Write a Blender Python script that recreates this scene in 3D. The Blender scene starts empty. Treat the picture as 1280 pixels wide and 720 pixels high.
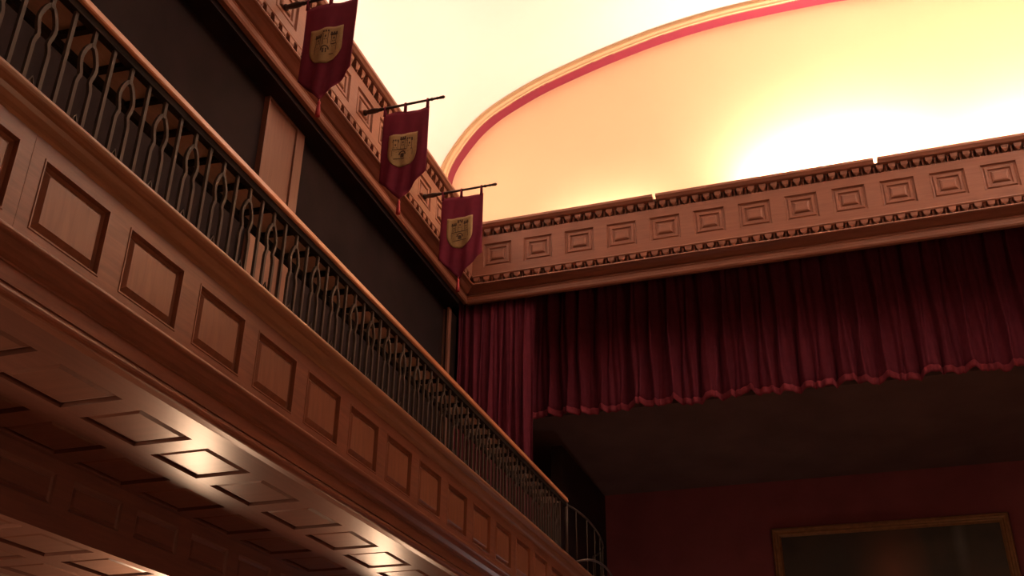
import bpy, bmesh, math, random
from mathutils import Vector, Matrix
random.seed(4)
H = 1.6                                   # eye height: all numbers below are measured from the eye, floor at -H
C = bpy.context.scene.collection
ORG = {}                                  # world origin of every object made

# ------------------------------------------------------------------ materials
def nodes(name):
    m = bpy.data.materials.new(name); m.use_nodes = True
    nt = m.node_tree; b = nt.nodes['Principled BSDF']
    return m, nt, b
def wood(name, dark, light, rough=.3, axis=1, grain=1.0, bump=.05, coat=0.0, spec=.5):
    m, nt, b = nodes(name); N = nt.nodes; L = nt.links
    tc = N.new('ShaderNodeTexCoord'); mp = N.new('ShaderNodeMapping')
    s = [14.0*grain]*3; s[axis] = 1.1*grain
    mp.inputs['Scale'].default_value = s
    L.new(tc.outputs['Object'], mp.inputs['Vector'])
    n = N.new('ShaderNodeTexNoise'); n.inputs['Scale'].default_value = 2.2; n.inputs['Detail'].default_value = 6
    n.inputs['Roughness'].default_value = .62; n.inputs['Distortion'].default_value = .6
    L.new(mp.outputs[0], n.inputs['Vector'])
    r = N.new('ShaderNodeValToRGB'); r.color_ramp.elements[0].position = .3; r.color_ramp.elements[1].position = .72
    r.color_ramp.elements[0].color = (*dark, 1); r.color_ramp.elements[1].color = (*light, 1)
    L.new(n.outputs['Fac'], r.inputs[0]); L.new(r.outputs[0], b.inputs['Base Color'])
    b.inputs['Roughness'].default_value = rough
    b.inputs['Specular IOR Level'].default_value = spec
    b.inputs['Coat Weight'].default_value = coat; b.inputs['Coat Roughness'].default_value = .18
    bp = N.new('ShaderNodeBump'); bp.inputs['Strength'].default_value = bump; bp.inputs['Distance'].default_value = .01
    L.new(n.outputs['Fac'], bp.inputs['Height']); L.new(bp.outputs[0], b.inputs['Normal'])
    return m
def plain(name, col, rough=.6, metal=0.0, var=.12, scale=6.0, bump=0.0, sheen=0.0, spec=.5):
    m, nt, b = nodes(name); N = nt.nodes; L = nt.links
    tc = N.new('ShaderNodeTexCoord'); n = N.new('ShaderNodeTexNoise')
    n.inputs['Scale'].default_value = scale; n.inputs['Detail'].default_value = 4
    L.new(tc.outputs['Object'], n.inputs['Vector'])
    r = N.new('ShaderNodeValToRGB'); r.color_ramp.elements[0].position = .25; r.color_ramp.elements[1].position = .75
    r.color_ramp.elements[0].color = (*[c*(1-var) for c in col], 1); r.color_ramp.elements[1].color = (*[min(1, c*(1+var)) for c in col], 1)
    L.new(n.outputs['Fac'], r.inputs[0]); L.new(r.outputs[0], b.inputs['Base Color'])
    b.inputs['Roughness'].default_value = rough; b.inputs['Metallic'].default_value = metal
    b.inputs['Specular IOR Level'].default_value = spec
    b.inputs['Sheen Weight'].default_value = sheen
    if sheen: b.inputs['Sheen Tint'].default_value = (*[min(1, c*6) for c in col], 1)
    if bump:
        bp = N.new('ShaderNodeBump'); bp.inputs['Strength'].default_value = bump; bp.inputs['Distance'].default_value = .01
        L.new(n.outputs['Fac'], bp.inputs['Height']); L.new(bp.outputs[0], b.inputs['Normal'])
    return m

M = {}
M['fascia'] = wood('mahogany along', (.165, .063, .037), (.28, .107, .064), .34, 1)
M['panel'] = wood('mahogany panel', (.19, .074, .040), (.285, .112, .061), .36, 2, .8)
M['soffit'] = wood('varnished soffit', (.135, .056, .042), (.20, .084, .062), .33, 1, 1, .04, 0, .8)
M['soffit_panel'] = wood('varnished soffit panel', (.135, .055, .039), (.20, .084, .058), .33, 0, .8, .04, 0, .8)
M['frieze'] = wood('oak frieze along depth', (.235, .095, .058), (.335, .138, .088), .42, 1)
M['frieze_x'] = wood('oak frieze along width', (.235, .095, .058), (.335, .138, .088), .42, 0)
M['handrail'] = wood('polished handrail', (.58, .25, .13), (.75, .35, .19), .3, 1)
M['ledge'] = wood('ledge board', (.46, .32, .25), (.6, .43, .34), .45, 1)
M['pilaster'] = wood('pale pilaster wood', (.19, .088, .06), (.26, .122, .085), .4, 2)
M['nosing'] = wood('nosing wood', (.27, .135, .075), (.38, .20, .115), .28, 1)
M['iron'] = plain('dark bronze iron', (.085, .068, .058), .6, 0, .15, 20, spec=.25)
M['iron_shaded'] = plain('shaded iron bar', (.022, .016, .013), .8, 0, .15, 20, spec=.1)  # iron darkened: shade beneath the handrail put into the colour
M['steel'] = plain('brushed steel tube', (.11, .09, .085), .4, .5, .1, 20)
M['vault'] = plain('cream plaster vault', (.80, .755, .72), .85, 0, .02, 1.2)
M['lunette'] = plain('peach plaster lunette', (.80, .52, .325), .85, 0, .02, 1.2)
M['gilt'] = plain('cream gilt moulding', (.60, .40, .22), .5, 0, .06, 8)
M['coral'] = plain('red painted soffit', (.22, .018, .045), .6, 0, .06, 5)
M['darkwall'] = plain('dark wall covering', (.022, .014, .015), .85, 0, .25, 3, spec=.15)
M['darkred'] = plain('dark red stage wall', (.22, .07, .08), .8, 0, .12, 2, spec=.2)
M['stagedark'] = plain('dark stage ceiling', (.15, .10, .09), .8, 0, .2, 1.5, spec=.2)
M['velvet'] = plain('burgundy velvet', (.13, .023, .042), .9, 0, .15, 9, sheen=.08, spec=.1)
M['velvet_trim'] = plain('burgundy velvet trim', (.24, .042, .064), .8, 0, .15, 30, .2, sheen=.1, spec=.1)
M['banner'] = plain('crimson banner cloth', (.19, .020, .052), .75, 0, .12, 14, sheen=.08, spec=.2)
M['tassel'] = plain('red silk tassel', (.42, .03, .045), .6, 0, .2, 60, .3)
M['gold'] = plain('old gold cloth', (.42, .30, .13), .55, .1, .12, 40, .15)
M['umber'] = plain('dark embroidery', (.08, .045, .022), .7, 0, .1, 30)
M['polewood'] = plain('dark turned pole', (.05, .024, .018), .35, 0, .2, 18)
M['floor'] = wood('parquet', (.20, .11, .065), (.32, .19, .12), .4, 1)
M['giltframe'] = plain('aged gilt frame', (.26, .14, .055), .45, .25, .2, 14, .15)
M['wallpaint'] = plain('warm wall', (.30, .17, .12), .8, 0, .08, 2)

def canvas_mat():
    m, nt, b = nodes('dark oil canvas'); N = nt.nodes; L = nt.links
    tc = N.new('ShaderNodeTexCoord')
    n = N.new('ShaderNodeTexNoise'); n.inputs['Scale'].default_value = 1.6; n.inputs['Detail'].default_value = 5
    L.new(tc.outputs['Object'], n.inputs['Vector'])
    r = N.new('ShaderNodeValToRGB')
    for i, (p, c) in enumerate([(.3, (.03, .034, .03)), (.5, (.055, .052, .042)), (.7, (.075, .055, .04))]):
        e = r.color_ramp.elements[i] if i < 2 else r.color_ramp.elements.new(p)
        e.position = p; e.color = (*c, 1)
    L.new(n.outputs['Fac'], r.inputs[0])
    # a dim warm figure low in the middle and a pale streak to the right
    def blob(cx, cz, rx, rz):
        mp = N.new('ShaderNodeMapping'); mp.inputs['Location'].default_value = (-cx/rx, 0, -cz/rz); mp.inputs['Scale'].default_value = (1/rx, 0, 1/rz)
        L.new(tc.outputs['Object'], mp.inputs['Vector'])
        g = N.new('ShaderNodeTexGradient'); g.gradient_type = 'SPHERICAL'; L.new(mp.outputs[0], g.inputs['Vector'])
        return g.outputs['Fac']
    prev = r.outputs[0]
    for (cx, cz, rx, rz, col, k) in [(0.0, .55, .55, .9, (.22, .10, .06), .9), (.95, .9, .12, .6, (.13, .15, .13), .7), (-.7, .8, .6, .5, (.05, .06, .055), .7)]:
        mx = N.new('ShaderNodeMixRGB'); mu = N.new('ShaderNodeMath'); mu.operation = 'MULTIPLY'; mu.inputs[1].default_value = k
        L.new(blob(cx, cz, rx, rz), mu.inputs[0]); L.new(mu.outputs[0], mx.inputs[0])
        L.new(prev, mx.inputs[1]); mx.inputs[2].default_value = (*col, 1); prev = mx.outputs[0]
    L.new(prev, b.inputs['Base Color']); b.inputs['Roughness'].default_value = .5
    return m
M['canvas'] = canvas_mat()

# ------------------------------------------------------------------ mesh helpers
class MB:
    def __init__(s): s.v = []; s.f = []; s.smooth = []
    def face(s, pts, sm=False):
        i = len(s.v); s.v += [Vector(p) for p in pts]; s.f.append(list(range(i, i+len(pts)))); s.smooth.append(sm)
    def box(s, x0, x1, y0, y1, z0, z1):
        i = len(s.v)
        s.v += [Vector((x, y, z)) for x in (x0, x1) for y in (y0, y1) for z in (z0, z1)]
        for q in ((0,1,3,2), (4,6,7,5), (0,4,5,1), (2,3,7,6), (0,2,6,4), (1,5,7,3)):
            s.f.append([i+k for k in q]); s.smooth.append(False)
    def grid(s, rows, sm=True, close=False):
        i = len(s.v); w = len(rows[0])
        for r in rows: s.v += [Vector(p) for p in r]
        for a in range(len(rows)-1):
            for b in range(w if close else w-1):
                c = (b+1) % w
                s.f.append([i+a*w+b, i+a*w+c, i+(a+1)*w+c, i+(a+1)*w+b]); s.smooth.append(sm)
    def tube(s, pts, r, n=8, sm=True):
        pts = [Vector(p) for p in pts]; rr = r if isinstance(r, (list, tuple)) else [r]*len(pts)
        rows = []; up = None
        for k, p in enumerate(pts):
            d = (pts[min(k+1, len(pts)-1)] - pts[max(k-1, 0)]).normalized()
            if up is None: up = Vector((0, 0, 1)) if abs(d.z) < .9 else Vector((1, 0, 0))
            a = d.cross(up).normalized(); b = a.cross(d).normalized(); up = b
            rows.append([p + (a*math.cos(t*2*math.pi/n) + b*math.sin(t*2*math.pi/n))*rr[k] for t in range(n)])
        s.grid(rows, sm, True)
        s.face(list(reversed(rows[0]))); s.face(rows[-1])
    def bar(s, pts, w, d):                # square bar along pts lying in a plane x = const: w along y, d along x
        pts = [Vector(p) for p in pts]; rows = []
        for k, p in enumerate(pts):
            t = (pts[min(k+1, len(pts)-1)] - pts[max(k-1, 0)]).normalized()
            n = Vector((0, t.z, -t.y)); X = Vector((1, 0, 0))
            rows.append([p - n*w/2 - X*d/2, p + n*w/2 - X*d/2, p + n*w/2 + X*d/2, p - n*w/2 + X*d/2])
        s.grid(rows, False, True); s.face(rows[0]); s.face(list(reversed(rows[-1])))
    def extrude(s, prof, fn, a, b, cap=True, sm=False, close=False):
        # profile points (p, z) swept from a to b; fn(p, t, z) gives the point
        rows = [[fn(p, t, z) for (p, z) in prof] for t in (a, b)]
        s.grid(rows, sm, close)
        if cap: s.face(rows[0]); s.face(list(reversed(rows[1])))
    def build(s, name, mat, parent=None, origin=None, bevel=0, solid=0, recalc=True):
        me = bpy.data.meshes.new(name)
        lo = Vector([min(v[k] for v in s.v) for k in range(3)]); hi = Vector([max(v[k] for v in s.v) for k in range(3)])
        org = Vector(origin) if origin is not None else ((lo+hi)/2 if parent is not None else Vector(((lo.x+hi.x)/2, (lo.y+hi.y)/2, lo.z)))
        me.from_pydata([tuple(v-org) for v in s.v], [], s.f)
        for p, q in zip(me.polygons, s.smooth): p.use_smooth = q
        bm = bmesh.new(); bm.from_mesh(me); bmesh.ops.remove_doubles(bm, verts=bm.verts, dist=1e-5)
        if recalc: bmesh.ops.recalc_face_normals(bm, faces=bm.faces)
        bm.to_mesh(me); bm.free()
        me.materials.append(M[mat])
        o = bpy.data.objects.new(name, me); C.objects.link(o)
        ORG[o.name] = org
        if parent is not None: o.parent = parent; o.location = org - ORG[parent.name]
        else: o.location = org + Vector((0, 0, H))
        if bevel:
            md = o.modifiers.new('bevel', 'BEVEL'); md.width = bevel; md.segments = 2; md.limit_method = 'ANGLE'
        if solid:
            md = o.modifiers.new('solid', 'SOLIDIFY'); md.thickness = solid; md.offset = 0
        return o
def thing(name, label, cat, loc, group=None):
    o = bpy.data.objects.new(name, None); C.objects.link(o); o.empty_display_size = .2
    ORG[o.name] = Vector(loc); o.location = Vector(loc) + Vector((0, 0, H))
    return tag(o, label, cat, group)
def tag(o, label, cat, group=None):
    o['label'] = label; o['category'] = cat
    if group: o['group'] = group
    return o
def struct(name, mb, mat, **k):
    o = mb.build(name, mat, **k); o['kind'] = 'structure'; return o

def face_with_holes(mb, fn, u0, u1, v0, v1, holes):
    """flat board in a plane: fn(u, v, depth); holes = [(ua, ub, va, vb)] in one row sharing va, vb"""
    va, vb = holes[0][2], holes[0][3]
    mb.face([fn(u0, v0, 0), fn(u1, v0, 0), fn(u1, va, 0), fn(u0, va, 0)])
    mb.face([fn(u0, vb, 0), fn(u1, vb, 0), fn(u1, v1, 0), fn(u0, v1, 0)])
    cur = u0
    for (a, b, _, _) in holes:
        mb.face([fn(cur, va, 0), fn(a, va, 0), fn(a, vb, 0), fn(cur, vb, 0)]); cur = b
    mb.face([fn(cur, va, 0), fn(u1, va, 0), fn(u1, vb, 0), fn(cur, vb, 0)])
def panel_mesh(fn, hole, prof):
    """sunk moulding and raised field: prof = [(inset, depth)]"""
    a, b, c, d = hole; mb = MB()
    rings = [[fn(a+i, c+i, e), fn(b-i, c+i, e), fn(b-i, d-i, e), fn(a+i, d-i, e)] for (i, e) in prof]
    mb.grid(rings, False, True); mb.face(rings[-1])
    return mb

# ------------------------------------------------------------------ room shell
FL = -H
mb = MB(); mb.box(-5.4, 5.4, -4.2, 16.3, FL-.1, FL); struct('floor', mb, 'floor')

AO = [(-5.24, 8.55), (-5.22, 8.87), (-5.13, 9.13), (-4.95, 9.42), (-4.72, 9.7), (-4.44, 9.93), (-4.08, 10.13), (-3.65, 10.32), (-3.1, 10.5), (-2.52, 10.66), (-1.73, 10.83), (-.85, 10.93), (0, 10.95)]
def curve(pts, n=6):                       # Catmull-Rom through the measured points
    out = []
    P = [pts[0]] + pts + [pts[-1]]
    for k in range(1, len(P)-2):
        for j in range(n):
            t = j/n
            f = lambda a, b, c, d: .5*(2*b + (c-a)*t + (2*a-5*b+4*c-d)*t*t + (3*b-a-3*c+d)*t**3)
            out.append((f(P[k-1][0], P[k][0], P[k+1][0], P[k+2][0]), f(P[k-1][1], P[k][1], P[k+1][1], P[k+2][1])))
    out.append(pts[-1]); return out
half = curve(AO)
ARCH = [(-5.25, 7.55)] + half + [(-x, z) for x, z in reversed(half[:-1])] + [(5.25, 7.55)]
YA, YL = 12.08, 12.27                      # front of the arch band, lunette wall
XG = -4.88                                 # gallery wall
mb = MB(); mb.grid([[(x, y, z) for x, z in ARCH] for y in (-4, YL+.2)])
for s in (-1, 1): mb.face([(s*5.25, -4, 7.55), (s*5.25, YL, 7.55), (s*4.5, YL, 7.55), (s*4.5, -4, 7.55)])
struct('ceiling', mb, 'vault')
# end wall above the stage frieze
mb = MB()
for k in range(len(ARCH)-1):
    (xa, za), (xb, zb) = ARCH[k], ARCH[k+1]
    mb.face([(xa, YL, 7.5), (xb, YL, 7.5), (xb, YL, zb), (xa, YL, za)])
struct('wall_front', mb, 'lunette')
mb = MB(); mb.face([(-5.25, 11.66, 7.55), (5.25, 11.66, 7.55), (5.25, YL, 7.55), (-5.25, YL, 7.55)])
struct('trim_1', mb, 'vault')
# left wall: gallery storey, and the wall under the gallery
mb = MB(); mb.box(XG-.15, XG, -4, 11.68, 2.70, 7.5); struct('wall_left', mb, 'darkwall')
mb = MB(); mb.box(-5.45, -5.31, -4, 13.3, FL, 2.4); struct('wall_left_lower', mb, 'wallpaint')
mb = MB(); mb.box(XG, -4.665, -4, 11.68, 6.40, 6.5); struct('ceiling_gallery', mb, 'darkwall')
mb = MB(); mb.box(4.75, 4.9, -4, 11.68, FL, 7.5); mb.box(4.45, 4.75, -4, 11.68, 6.4, 7.6); struct('wall_right', mb, 'wallpaint')
mb = MB(); mb.box(-5.45, 5.45, -4.2, -4, FL, 11); struct('wall_rear', mb, 'wallpaint')
# wall around the stage opening: pieces beside and above
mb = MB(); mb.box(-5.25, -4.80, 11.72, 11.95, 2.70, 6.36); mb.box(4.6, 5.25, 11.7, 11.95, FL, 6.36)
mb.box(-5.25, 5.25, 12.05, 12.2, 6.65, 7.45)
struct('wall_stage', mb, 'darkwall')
mb = MB(); mb.box(-4.815, -4.775, 11.62, 11.7, 2.72, 6.36); mb.box(-4.90, -4.85, 11.66, 11.7, 2.72, 6.36)
struct('trim_2', mb, 'pilaster', bevel=.008)
# stage box
mb = MB(); mb.box(-5, 5, 16.0, 16.15, FL, 7.2); struct('wall_stage_back', mb, 'darkred')
mb = MB(); mb.box(-3.9, -3.75, 13.45, 16, FL, 4.92); struct('wall_stage_left', mb, 'darkwall')
mb = MB(); mb.box(4.6, 4.75, 11.95, 16, FL, 4.92); struct('wall_stage_right', mb, 'darkred')
mb = MB(); mb.grid([[(-5, y, z), (5, y, z)] for y, z in ((12.95, 5.16), (16.0, 4.93), (16.0, 4.99), (12.95, 5.22), (12.95, 5.16))], False); struct('ceiling_stage', mb, 'stagedark')
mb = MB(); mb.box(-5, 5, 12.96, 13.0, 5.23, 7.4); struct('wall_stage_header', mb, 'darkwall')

# ------------------------------------------------------------------ arch band
arch = thing('arch_moulding', 'curved cream and red arch band framing the glowing lunette above the stage', 'arch', (0, 11.9, 7.56))
def ring(off):                             # arch outline shifted inward
    out = []
    for k, (x, z) in enumerate(ARCH):
        a = ARCH[max(k-1, 0)]; b = ARCH[min(k+1, len(ARCH)-1)]
        t = Vector((b[0]-a[0], b[1]-a[1])).normalized(); out.append((x + t.y*off, z - t.x*off))
    return out
prof = [(0.0, 0.0), (.0, -.035), (.022, -.045), (.03, -.015), (.05, -.02), (.075, -.055), (.10, -.045), (.115, -.01), (.13, -.022), (.14, -.005), (.14, .02)]
mb = MB(); mb.grid([[(x, YA+dy, z) for x, z in ring(off)] for off, dy in prof], True)
mb.build('moulding', 'gilt', arch)
mb = MB(); ri = ring(.14); mb.grid([[(x, y, z) for x, z in ri] for y in (YA+.0, YL)], True)
o = mb.build('soffit_band', 'coral', arch); o['label'] = 'red painted inner band'

# ------------------------------------------------------------------ friezes
PROF_TOP = [(-.05, 7.60), (.10, 7.60), (.10, 7.565), (.085, 7.55), (.07, 7.53), (.05, 7.522), (.0, 7.52)]
PROF_LOW = [(-.06, 6.815), (0, 6.815), (.022, 6.812), (.03, 6.795), (.022, 6.78), (.0, 6.775), (-.06, 6.775)]
PROF_LOW2 = [(-.06, 6.70), (.012, 6.695), (.03, 6.688), (.034, 6.672), (.024, 6.662), (.004, 6.66), (-.03, 6.645), (-.085, 6.612), (-.112, 6.605), (-.112, 6.59), (-.10, 6.585), (-.092, 6.572), (-.10, 6.56), (-.10, 6.54), (-.094, 6.535), (-.094, 6.51), (-.088, 6.505), (-.086, 6.485), (-.10, 6.462), (-.15, 6.46)]
PROF_BACK = [(-.055, 6.83), (-.055, 6.69)]
PROF_BACK2 = [(-.055, 7.54), (-.055, 7.40)]
FPROF = [(0, 0), (.012, -.022), (.028, -.026), (.042, -.012), (.07, -.012), (.082, -.03), (.10, -.03), (.112, -.012), (.13, -.004)]
def frieze(name, label, fn, u0, u1, centres, mat, loc, notches=(), e0=0, e1=0):
    t = thing(name, label, 'frieze', loc)
    # top crown in lengths with the little cable gaps between
    cuts = [u0] + [c for n in notches for c in (n-.022, n+.022)] + [u1]
    mb = MB()
    for a, b in zip(cuts[0::2], cuts[1::2]): mb.extrude(PROF_TOP, lambda p, u, z: fn(u, z, p), a, b)
    mb.build('crown', mat, t)
    holes = [(c-.2, c+.2, 6.94, 7.30) for c in centres]
    mb = MB(); face_with_holes(mb, fn, u0, u1, 6.80, 7.425, holes)
    mb.extrude([(0, 7.425), (-.06, 7.425)], lambda p, u, z: fn(u, z, p), u0, u1, False)
    mb.build('board', mat, t)
    mb = MB()
    for pr in (PROF_LOW, PROF_LOW2, PROF_BACK, PROF_BACK2): mb.extrude(pr, lambda p, u, z: fn(u, z, p), u0+e0, u1+e1, len(pr) > 2)
    mb.build('bed_moulding', mat, t)
    for (nm, za, zb, pitch, dep) in (('upper_carving', 7.43, 7.52, .1442, .035), ('lower_carving', 6.695, 6.776, .1442, .025)):
        mb = MB(); n = int((u1-u0)/pitch)
        for k in range(n):
            u = u0 + (k+.5)*pitch
            # a leaf: broad at the top, pointed below, with a bead beside it
            w = .045; zm = za + (zb-za)*.45
            front = [fn(u-w, zb, dep), fn(u+w, zb, dep), fn(u+w*.8, zm, dep*.9), fn(u, za, dep*.2), fn(u-w*.8, zm, dep*.9)]
            back = [fn(u-w, zb, -.055), fn(u+w, zb, -.055), fn(u+w*.8, zm, -.055), fn(u, za, -.055), fn(u-w*.8, zm, -.055)]
            mb.grid([front, back], False, True); mb.face(front)
            u2 = u + pitch/2; q = .014
            f2 = [fn(u2-q, zb, 0), fn(u2+q, zb, 0), fn(u2+q*.5, za+.01, -.02), fn(u2-q*.5, za+.01, -.02)]
            b2 = [fn(u2-q, zb, -.055), fn(u2+q, zb, -.055), fn(u2+q*.5, za+.01, -.055), fn(u2-q*.5, za+.01, -.055)]
            mb.grid([f2, b2], False, True); mb.face(f2)
        mb.build(nm, mat, t)
    for h in holes: panel_mesh(fn, h, FPROF).build('panel', mat, t)
    return t
XF = -4.5; D = 11.7
cl = [6.535 + .5735*k for k in range(-13, 9)]
frieze('frieze', 'panelled wooden frieze along the left wall with three crimson banners mounted on it', lambda u, z, p: (XF+p, u, z), -1.5, D, cl, 'frieze', (XF, 5, 6.46), e1=.10)
cs = [-1.825 + .5795*k for k in range(-4, 11)]
frieze('frieze', 'panelled wooden frieze across the top of the stage opening', lambda u, z, p: (u, D-p, z), -4.5, 4.5, cs, 'frieze_x', (0, D, 6.46), notches=(-1.93, .865), e0=-.10)

# ------------------------------------------------------------------ balcony
Y0, Y1 = -1.0, 13.2
bal = thing('balcony', 'long wooden balcony with raised square panels running along the left wall', 'balcony', (-3.5, 5, 1.5))
XB = -3.0
fx = lambda u, v, e: (XB+e, u, v)
holes = [(2.80+.577*k, 3.238+.577*k, 2.165, 2.505) for k in range(-6, 18)]
mb = MB(); face_with_holes(mb, fx, Y0, Y1, 2.07, 2.60, holes)
for a in (2.732,): mb.box(XB-.001, XB+.0015, a-.003, a+.003, 2.10, 2.585)
fas = mb.build('fascia', 'fascia', bal)
BPROF = [(0, 0), (.003, .004), (.010, .004), (.014, -.022), (.024, -.032), (.028, -.032), (.052, -.009), (.056, -.005), (.064, -.005)]
for h in holes: panel_mesh(fx, h, BPROF).build('panel', 'panel', fas)
sweep = lambda p, u, z: (p, u, z)
def roundprof(cx, cz, r, a0, a1, n=8):
    return [(cx + r*math.cos(math.radians(a0+(a1-a0)*k/n)), cz + r*math.sin(math.radians(a0+(a1-a0)*k/n))) for k in range(n+1)]
mb = MB()
mb.extrude([(-3.34, 2.692), (-2.925, 2.692)] + roundprof(-2.925, 2.667, .025, 80, -80) + [(-2.93, 2.638), (-2.945, 2.634)] + [(-2.955, 2.615), (-2.972, 2.597), (-2.99, 2.588), (-2.999, 2.576), (-3.04, 2.576), (-3.34, 2.60)], sweep, Y0, Y1, True)
mb.build('nosing', 'nosing', bal)
mb = MB()
mb.extrude([(-3.02, 2.118), (-2.992, 2.116)] + roundprof(-2.985, 2.098, .017, 80, -80) + [(-2.99, 2.078)] +
           [(-3.005, 2.055), (-3.03, 2.033), (-3.052, 2.022), (-3.052, 2.014), (-3.06, 2.012), (-3.063, 1.945), (-3.058, 1.94)] + roundprof(-3.083, 1.915, .027, 60, -110) + [(-3.1, 1.892), (-3.13, 1.898), (-3.16, 1.905), (-3.165, 1.93), (-3.2, 2.1)], sweep, Y0, Y1, True)
mb.build('cornice', 'fascia', bal)
# soffit with two rows of sunk panels
ZS = 1.91
fs = lambda u, v, e: (v, u, ZS-e)
SPROF = [(0, 0), (.003, -.034), (.022, -.036), (.026, -.014), (.05, -.006), (.06, -.006)]
ys = [3.505+.6035*k for k in range(-6, 16)]
mb = MB()
r1 = [(y, y+.455, -3.72, -3.345) for y in ys]; r2 = [(y, y+.44, -4.245, -3.885) for y in ys]
face_with_holes(mb, fs, Y0, Y1, -3.80, -3.15, r1); face_with_holes(mb, fs, Y0, Y1, -4.30, -3.80, r2)
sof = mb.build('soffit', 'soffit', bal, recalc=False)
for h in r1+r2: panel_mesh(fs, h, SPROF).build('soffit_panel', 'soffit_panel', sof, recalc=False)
# dropped beam
XBM = -4.29
fb = lambda u, v, e: (XBM+e, u, v)
hb = [(3.60+.6035*k, 4.06+.6035*k, 1.655, 1.835) for k in range(-6, 15)]
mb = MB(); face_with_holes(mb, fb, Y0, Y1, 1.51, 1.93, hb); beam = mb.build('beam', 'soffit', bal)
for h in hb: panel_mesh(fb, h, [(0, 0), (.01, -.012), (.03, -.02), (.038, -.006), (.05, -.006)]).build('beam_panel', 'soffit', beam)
ZL = 1.51
fl = lambda u, v, e: (v, u, ZL-e)
mb = MB(); q1 = [(y, y+.455, -4.72, -4.355) for y in ys]; q2 = [(y, y+.455, -5.2, -4.84) for y in ys]
face_with_holes(mb, fl, Y0, Y1, -4.78, XBM, q1); face_with_holes(mb, fl, Y0, Y1, -5.3, -4.78, q2)
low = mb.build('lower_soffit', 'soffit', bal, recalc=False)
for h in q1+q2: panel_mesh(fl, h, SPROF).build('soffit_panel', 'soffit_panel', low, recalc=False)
mb = MB(); mb.box(-5.0, -3.3, Y0, Y1, 2.55, 2.68); mb.box(-4.75, -3.05, Y1-.04, Y1, 1.95, 2.6); o = mb.build('floor_slab', 'floor', bal)

# ------------------------------------------------------------------ balustrade
P = .272; RS = 10.88
rail = thing('balcony_railing', 'wrought iron balustrade with polished wooden handrail on top of the balcony', 'railing', (-3.0, 6, 2.692))
yb0 = 2.76 - P*5
mb = MB(); mb.extrude([(-2.978, 3.312), (-2.966, 3.314), (-2.962, 3.322), (-2.972, 3.360), (-2.984, 3.372), (-3.03, 3.375), (-3.27, 3.368), (-3.27, 3.345), (-3.04, 3.335), (-3.04, 3.318)], sweep, yb0-.1, RS, True, False, True)
mb.build('handrail', 'handrail', rail)
mb = MB(); mb.extrude([(-3.04, 3.334), (-3.262, 3.344), (-3.262, 3.328), (-3.04, 3.318)], sweep, yb0-.1, RS, True, False, True)
mb.build('ledge_board', 'ledge', rail)
mb = MB(); mb.box(-3.022, -2.982, yb0-.1, RS, 3.268, 3.313); mb.build('top_bar', 'iron_shaded', rail)
mb = MB(); mb.box(-3.275, -3.245, yb0-.1, RS, 3.285, 3.327); mb.build('back_bar', 'iron_shaded', rail)
nb = int((RS-yb0)/P)+1
def straight():
    mb = MB(); mb.bar([(-3.0, 0, 2.694), (-3.0, 0, 3.27)], .019, .016); return mb
def ogee():
    mb = MB(); c = 0
    mb.bar([(-3.0, 0, 3.27), (-3.0, 0, 3.185)], .02, .016)
    mb.box(-3.010, -2.990, -.012, .012, 3.172, 3.192)
    for s in (-1, 1):
        pts = [(0.004, 3.188), (.02, 3.172), (.034, 3.145), (.046, 3.11), (.05, 3.08), (.044, 3.045), (.034, 3.015), (.032, 2.995), (.04, 2.975), (.0455, 2.95), (.0455, 2.694)]
        mb.bar([(-3.0, s*y, z) for y, z in pts], .019, .016)
    # small leaf scroll at the foot between the two legs
    mb.bar([(-3.0, -.045, 2.73), (-3.0, -.02, 2.755), (-3.0, 0, 2.80), (-3.0, .02, 2.755), (-3.0, .045, 2.73)], .010, .010)
    return mb
def bracket():
    mb = MB()
    mb.extrude([(-3.02, 3.285), (-3.25, 3.30), (-3.25, 3.325), (-3.02, 3.315)], sweep, -.016, .016, True, False, True)
    return mb
def repeat(first, offs):
    for dy in offs:
        c = first.copy(); C.objects.link(c); c.location = first.location + Vector((0, dy, 0))
def at_y(mb, y):
    for v in mb.v: v.y += y
    return mb
repeat(at_y(straight(), yb0).build('baluster', 'iron', rail), [P*k for k in range(1, nb)])
repeat(at_y(ogee(), yb0+P/2).build('ogee_baluster', 'iron', rail), [P*k for k in range(1, nb-1)])
repeat(at_y(bracket(), yb0+P/2).build('bracket', 'iron_shaded', rail), [P*k for k in range(1, nb-1)])

# bowed metal railing that closes the stage end of the balcony
bow = thing('bowed_railing', 'thin bowed metal railing at the stage end of the balcony past the wooden handrail', 'railing', (-2.95, 11.6, 2.692))
top = [(-3.0, 10.90, 3.30), (-2.965, 11.2, 3.315), (-2.945, 11.6, 3.32), (-2.955, 12.0, 3.32), (-2.99, 12.4, 3.32), (-3.05, 12.8, 3.32), (-3.14, 13.1, 3.31), (-3.3, 13.3, 3.30)]
bot = [(-2.95, 11.10, 2.712), (-2.85, 11.14, 2.735), (-2.775, 11.25, 2.745), (-2.735, 11.5, 2.745), (-2.745, 11.8, 2.745), (-2.78, 12.1, 2.745), (-2.85, 12.5, 2.74), (-2.97, 13.0, 2.73), (-3.15, 13.25, 2.71)]
def smooth3(pts, n=4):
    Q = [Vector(p) for p in pts]; Q = [Q[0]]+Q+[Q[-1]]; out = []
    for k in range(1, len(Q)-2):
        for j in range(n):
            t = j/n; a, b, c, d = Q[k-1], Q[k], Q[k+1], Q[k+2]
            out.append(.5*(2*b + (c-a)*t + (2*a-5*b+4*c-d)*t*t + (3*b-a-3*c+d)*t**3))
    out.append(Q[-1]); return out
st, sb = smooth3(top), smooth3(bot)
mb = MB(); mb.tube(st, .011); mb.build('top_tube', 'steel', bow)
mb = MB(); mb.tube(sb, .012); mb.build('bottom_tube', 'steel', bow)
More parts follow.
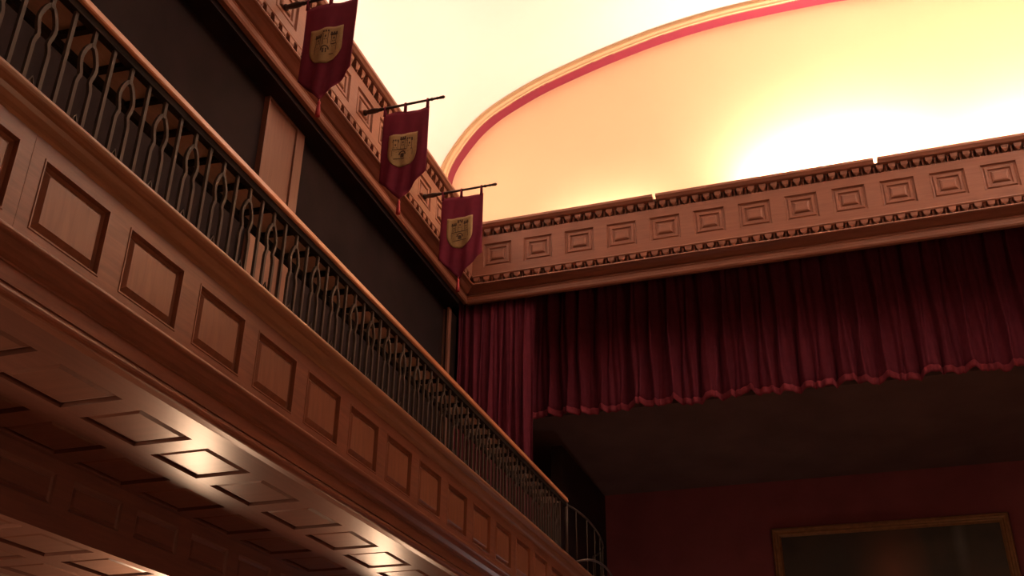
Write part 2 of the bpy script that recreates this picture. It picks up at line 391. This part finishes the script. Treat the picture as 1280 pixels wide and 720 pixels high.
for k in range(4, 29, 4):
    a = st[k]
    mb = MB(); mb.tube([a, Vector((a.x, a.y, 2.70))], .006, 6); mb.build('baluster', 'iron', bow)
mb = MB(); mb.tube([(-3.0, 10.92, 2.694), (-3.0, 10.92, 3.33)], .016, 8); mb.build('post', 'iron', bow)

# ------------------------------------------------------------------ pilaster on the gallery wall
pil = thing('pilaster', 'pale wooden pilaster standing against the dark gallery wall behind the railing', 'pilaster', (XG+.03, 7.28, 2.69))
ya, yb_ = 6.93, 7.63
fp = lambda u, v, e: (XG+.06+e, u, v)
mb = MB(); hp = [(ya+.02, yb_-.15, 2.95, 6.37)]
face_with_holes(mb, fp, ya, yb_, 2.69, 6.39, hp)
mb.box(XG, XG+.058, ya, ya+.01, 2.69, 6.39); mb.box(XG, XG+.058, yb_-.01, yb_, 2.69, 6.39)
sh = mb.build('shaft', 'pilaster', pil)
panel_mesh(fp, hp[0], [(0, 0), (.003, -.02), (.02, -.02)]).build('panel', 'pilaster', sh)
mb = MB(); mb.box(XG+.002, XG+.085, ya-.02, yb_+.02, 2.69, 2.85); mb.build('plinth', 'pilaster', pil, bevel=.01)

# ------------------------------------------------------------------ banners
def make_banner(y, zp, label):
    t = thing('hanging_banner', label, 'banner', (XF, y, zp), 'crimson crest banners on the left frieze')
    def lathe_x(prof, n=12):
        rows = [[(x, y + r*math.cos(2*math.pi*k/n), zp + r*math.sin(2*math.pi*k/n)) for k in range(n)] for x, r in prof]
        mb = MB(); mb.grid(rows, True, True); mb.face(rows[0]); mb.face(rows[-1]); return mb
    lathe_x([(XF-.003, .034), (XF+.02, .034), (XF+.03, .024), (XF+.06, .028), (XF+.11, .031), (XF+.16, .026), (XF+.17, .02), (XF+.2, .022), (XF+.22, .016), (XF+.78, .013), (XF+.79, .018), (XF+.805, .018), (XF+.815, .013), (XF+.85, .013), (XF+.86, .018), (XF+.87, .013), (XF+.90, .017), (XF+.93, .019), (XF+.945, .012), (XF+.95, .003)]).build('pole', 'polewood', t)
    x0, x1 = XF+.24, XF+.775; zt = zp-.085; zs = zp-.91; ztip = zp-1.215
    def pt(i, j, off=0):
        u = i; x = x0 + (x1-x0)*u
        zb = zs + (ztip-zs)*(1-abs(u-.47)/.53)
        sag = .012*math.sin(u*math.pi*2)
        z = zt - .01 + sag*(1-j) + (zb-zt)*j
        yy = y + .012*math.sin(u*9+.6+y)*(.4+j) + .010*math.sin(u*21+j*3+y*2)*(.3+j) + off
        return (x, yy, z)
    nx, nz = 28, 22
    mb = MB(); mb.grid([[pt(i/nx, j/nz) for i in range(nx+1)] for j in range(nz+1)], True)
    cloth = mb.build('cloth', 'banner', t, solid=.007)
    # crest: a gold shield with a three-towered castle
    cx = x0 + (x1-x0)*.47; hw = .165; zc = zp-.395; sh_ = .36
    def surf(dx, dz, off):
        u = (cx+dx-x0)/(x1-x0); j = (zc-dz*1.0 - zt)/-1.0
        z = zc - dz; zb = zs + (ztip-zs)*(1-abs(u-.47)/.53); jj = (zt-z)/(zt-zb)
        return (cx+dx, pt(u, jj)[1]-off, z)
    outline = []
    mb = MB(); rows = []
    for j in range(15):
        dz = sh_*1.17*j/14
        w = hw if dz < sh_*.62 else hw*math.sqrt(max(0, 1-((dz-sh_*.62)/(sh_*.56))**2))
        rows.append([surf(-w + 2*w*i/12, dz, .0075) for i in range(13)])
    mb.grid(rows, True)
    s = mb.build('crest_shield', 'gold', cloth, solid=.005); s['label'] = 'old gold shield with a three-towered castle'
    mb = MB()
    def rect(a, b, c, d, e=.0115):
        mb.face([surf(a, c, e), surf(b, c, e), surf(b, d, e), surf(a, d, e)])
        mb.grid([[surf(a, c, e), surf(b, c, e), surf(b, d, e), surf(a, d, e)], [surf(a, c, e-.004), surf(b, c, e-.004), surf(b, d, e-.004), surf(a, d, e-.004)]], False, True)
    for tx, tz in ((-.078, .085), (0.0, .05), (.078, .075)):
        for q in (-.024, 0, .024): rect(tx+q-.008, tx+q+.008, tz-.016, tz+.006)      # battlements
        rect(tx-.034, tx+.034, tz+.004, tz+.024)                                    # parapet
        rect(tx-.026, tx-.021, tz+.018, .20); rect(tx+.021, tx+.026, tz+.018, .20)   # tower edges
        rect(tx-.007, tx+.007, tz+.045, tz+.068)                                     # window
        rect(tx-.014, tx-.006, tz+.085, tz+.097); rect(tx+.006, tx+.014, tz+.085, tz+.097)
    rect(-.11, .11, .198, .206); rect(-.112, -.107, .206, .285); rect(.107, .112, .206, .285)
    for k in range(9):                                                               # gate arch
        a = math.pi*k/8; X = .034*math.cos(a); Z = .262-.040*math.sin(a); rect(X-.007, X+.007, Z-.007, Z+.007)
    rect(-.02, .02, .25, .30); rect(-.09, .09, .318, .324)
    for q in range(-4, 5):
        rect(q*.022-.004, q*.022+.004, .222+.006*(q % 2), .228+.006*(q % 2))
    mb.build('castle_emblem', 'umber', s)
    for k, u in enumerate((.02, .47, .955)):
        mb = MB(); x = x0+(x1-x0)*u; w = .012
        zt2 = pt(u, 0)[2]
        for yy in (-.017, .017):
            mb.grid([[(x-w*1.3, y+yy*.5, zt2-.02), (x+w*1.3, y+yy*.5, zt2-.02)], [(x-w*.8, y+yy, zp-.02), (x+w*.8, y+yy, zp-.02)], [(x-w*.8, y+yy*.95, zp+.012), (x+w*.8, y+yy*.95, zp+.012)], [(x-w*.8, y, zp+.021), (x+w*.8, y, zp+.021)]], True)
        mb.build('strap', 'banner', t, solid=.004)
    xt = x0+(x1-x0)*.47
    rows = [[(xt + r*math.cos(2*math.pi*k/10), y + r*math.sin(2*math.pi*k/10), z) for k in range(10)] for z, r in [(ztip+.01, .004), (ztip-.02, .005), (ztip-.03, .014), (ztip-.045, .017), (ztip-.06, .012), (ztip-.08, .016), (ztip-.13, .021), (ztip-.185, .023)]]
    mb = MB(); mb.grid(rows, True, True); mb.face(rows[-1]); mb.face(rows[0]); mb.build('tassel', 'tassel', cloth)
    return t
make_banner(6.50, 7.045, 'crimson crest banner nearest the camera, cut by the top of the picture')
make_banner(8.255, 7.075, 'middle crimson crest banner of the three on the left frieze')
make_banner(9.975, 7.045, 'crimson crest banner closest to the stage, in front of the frieze corner')

# ------------------------------------------------------------------ curtains
def pleat(x, seed, f):
    return (math.sin(x*f+seed) + .6*math.sin(x*f*.53+seed*2.3) + .45*math.sin(x*f*1.73+seed*1.1) + .3*math.sin(x*f*2.9+seed*.3))
def drape(x0, x1, y, zt, zb, amp, f, seed, nx, nz, flare=.3):
    rows = []
    for j in range(nz+1):
        v = j/nz
        rows.append([(x0+(x1-x0)*i/nx + .015*math.sin(7*v+i*.3), y + amp*(1-flare+flare*2*v)*pleat(x0+(x1-x0)*i/nx, seed, f), zt+(zb(x0+(x1-x0)*i/nx)-zt)*v) for i in range(nx+1)])
    return rows
cur = thing('side_curtain', 'narrow burgundy side curtain hanging in tight folds at the left of the stage', 'curtain', (-4.2, 11.93, 2.69))
mb = MB(); mb.grid(drape(-4.76, -3.69, 11.93, 6.62, lambda x: 2.70, .024, 52, 1.3, 150, 12), True)
mb.build('cloth', 'velvet', cur, solid=.006)
val = thing('stage_valance', 'wide burgundy pleated valance hanging across the stage opening below the frieze', 'curtain', (0, 12.72, 5.07))
hem = lambda x: 5.09 + .02*math.sin(x*5.1+1) + .013*math.sin(x*11.7) + .02*abs(math.sin(x*7.0))
R = drape(-4.08, 4.55, 12.72, 7.0, hem, .045, 26, .4, 720, 14, .25)
mb = MB(); mb.grid(R, True); vc = mb.build('cloth', 'velvet', val, solid=.006)
mb = MB()
for r in range(1):
    rows = []
    last = R[-1]
    for dz, dy in ((.055, -.012), (.045, -.02), (.02, -.024), (-.01, -.024), (-.03, -.018), (-.035, 0)):
        rows.append([(p[0], p[1]+dy, p[2]+dz) for p in last])
    mb.grid(rows, True)
o = mb.build('hem_trim', 'velvet_trim', vc); o['label'] = 'gathered red trim along the hem'

# ------------------------------------------------------------------ painting on the stage back wall
pic = thing('framed_painting', 'large dark oil painting in an aged gilt frame on the back wall of the stage', 'painting', (.43, 15.99, 1.7))
px0, px1, pz0, pz1 = -1.21, 2.07, 1.7, 4.19
prof = [(0, 0), (0, .05), (.015, .075), (.035, .075), (.05, .055), (.075, .05), (.09, .065), (.105, .06), (.13, .03), (.135, .012)]
rows = [[(px0+i, 15.99-d, pz0+i), (px1-i, 15.99-d, pz0+i), (px1-i, 15.99-d, pz1-i), (px0+i, 15.99-d, pz1-i)] for i, d in prof]
mb = MB(); mb.grid(rows, False, True); mb.build('frame', 'giltframe', pic)
mb = MB(); mb.box(px0+.12, px1-.12, 15.972, 15.985, pz0+.12, pz1-.12); mb.build('canvas', 'canvas', pic)

# ------------------------------------------------------------------ light
WARM = (1.0, .72, .55); SCONCE = (1.0, .62, .38)
def area(name, loc, target, sx, sy, w, col=WARM, spread=math.pi):
    l = bpy.data.lights.new(name, 'AREA'); l.shape = 'RECTANGLE'; l.size = sx; l.size_y = sy; l.energy = w; l.color = col; l.spread = spread
    o = bpy.data.objects.new(name, l); C.objects.link(o)
    o.location = Vector(loc)+Vector((0, 0, H)); o.rotation_euler = (Vector(target)-Vector(loc)).to_track_quat('-Z', 'Y').to_euler()
    return o
def point(name, loc, w, r=.06, col=WARM):
    l = bpy.data.lights.new(name, 'POINT'); l.energy = w; l.shadow_soft_size = r; l.color = col
    o = bpy.data.objects.new(name, l); C.objects.link(o); o.location = Vector(loc)+Vector((0, 0, H)); return o
for x, w in ((-2.7, 18), (.45, 310), (2.9, 130)):
    area('cove_lamp', (x, 11.87, 7.60), (x, 12.27, 8.4), (1.9 if w > 200 else 1.5), .1, w)
for s, e, rows in ((-1, 48, ((-2, .04), (.5, .05), (3, .1), (5.5, .3), (8, 1.25), (10.4, 1.0))),
                   (1, 310, ((-2, .05), (.5, .06), (3, .12), (5.5, .45), (8, 1.5), (10.4, .5)))):
    for y, k in rows: area('cove_lamp', (s*4.68, y, 7.60), (s*4.2, y, 9.0), 2.5, .12, e*k)
for y in (-.3, 3.25, 6.8, 10.35):
    point('sconce_or_fill', (-4.92, y, 1.0), 46, .14, SCONCE)
    if y < 8: point('sconce_or_fill', (4.5, y, 1.0), 60, .09, SCONCE)  # added fill opposite the left sconces, brightens the beam and fascia
point('stage_fill', (-2.0, 14.0, .2), 18, .15, (1, .86, .82))  # added fill out of view, lifts the dark stage walls and ceiling
w = bpy.data.worlds.new('hall'); w.use_nodes = True
w.node_tree.nodes['Background'].inputs[0].default_value = (.02, .012, .01, 1); w.node_tree.nodes['Background'].inputs[1].default_value = .0
sc = bpy.context.scene; sc.world = w

# ------------------------------------------------------------------ camera (measured from the picture's vanishing points)
yaw, pitch, roll, F = -0.32346052, 0.48805595, 0.01132105, 1305.5
f = Vector((math.sin(yaw)*math.cos(pitch), math.cos(yaw)*math.cos(pitch), math.sin(pitch)))
r = Vector((math.cos(yaw), -math.sin(yaw), 0)); u = r.cross(f)
r2 = r*math.cos(roll) + u*math.sin(roll); u2 = -r*math.sin(roll) + u*math.cos(roll)
cam = bpy.data.cameras.new('camera'); co = bpy.data.objects.new('camera', cam); C.objects.link(co)
cam.sensor_width = 36; cam.lens = 36*F/1280; cam.clip_start = .05
m = Matrix((r2, u2, -f)).transposed().to_4x4(); m.translation = Vector((0, 0, H)); co.matrix_world = m
sc.camera = co
vs = sc.view_settings
vs.view_transform = 'Standard'; vs.look = 'None'; vs.gamma = 1; vs.use_curve_mapping = False; vs.exposure = -0.14
sc.cycles.max_bounces = 10; sc.cycles.diffuse_bounces = 6
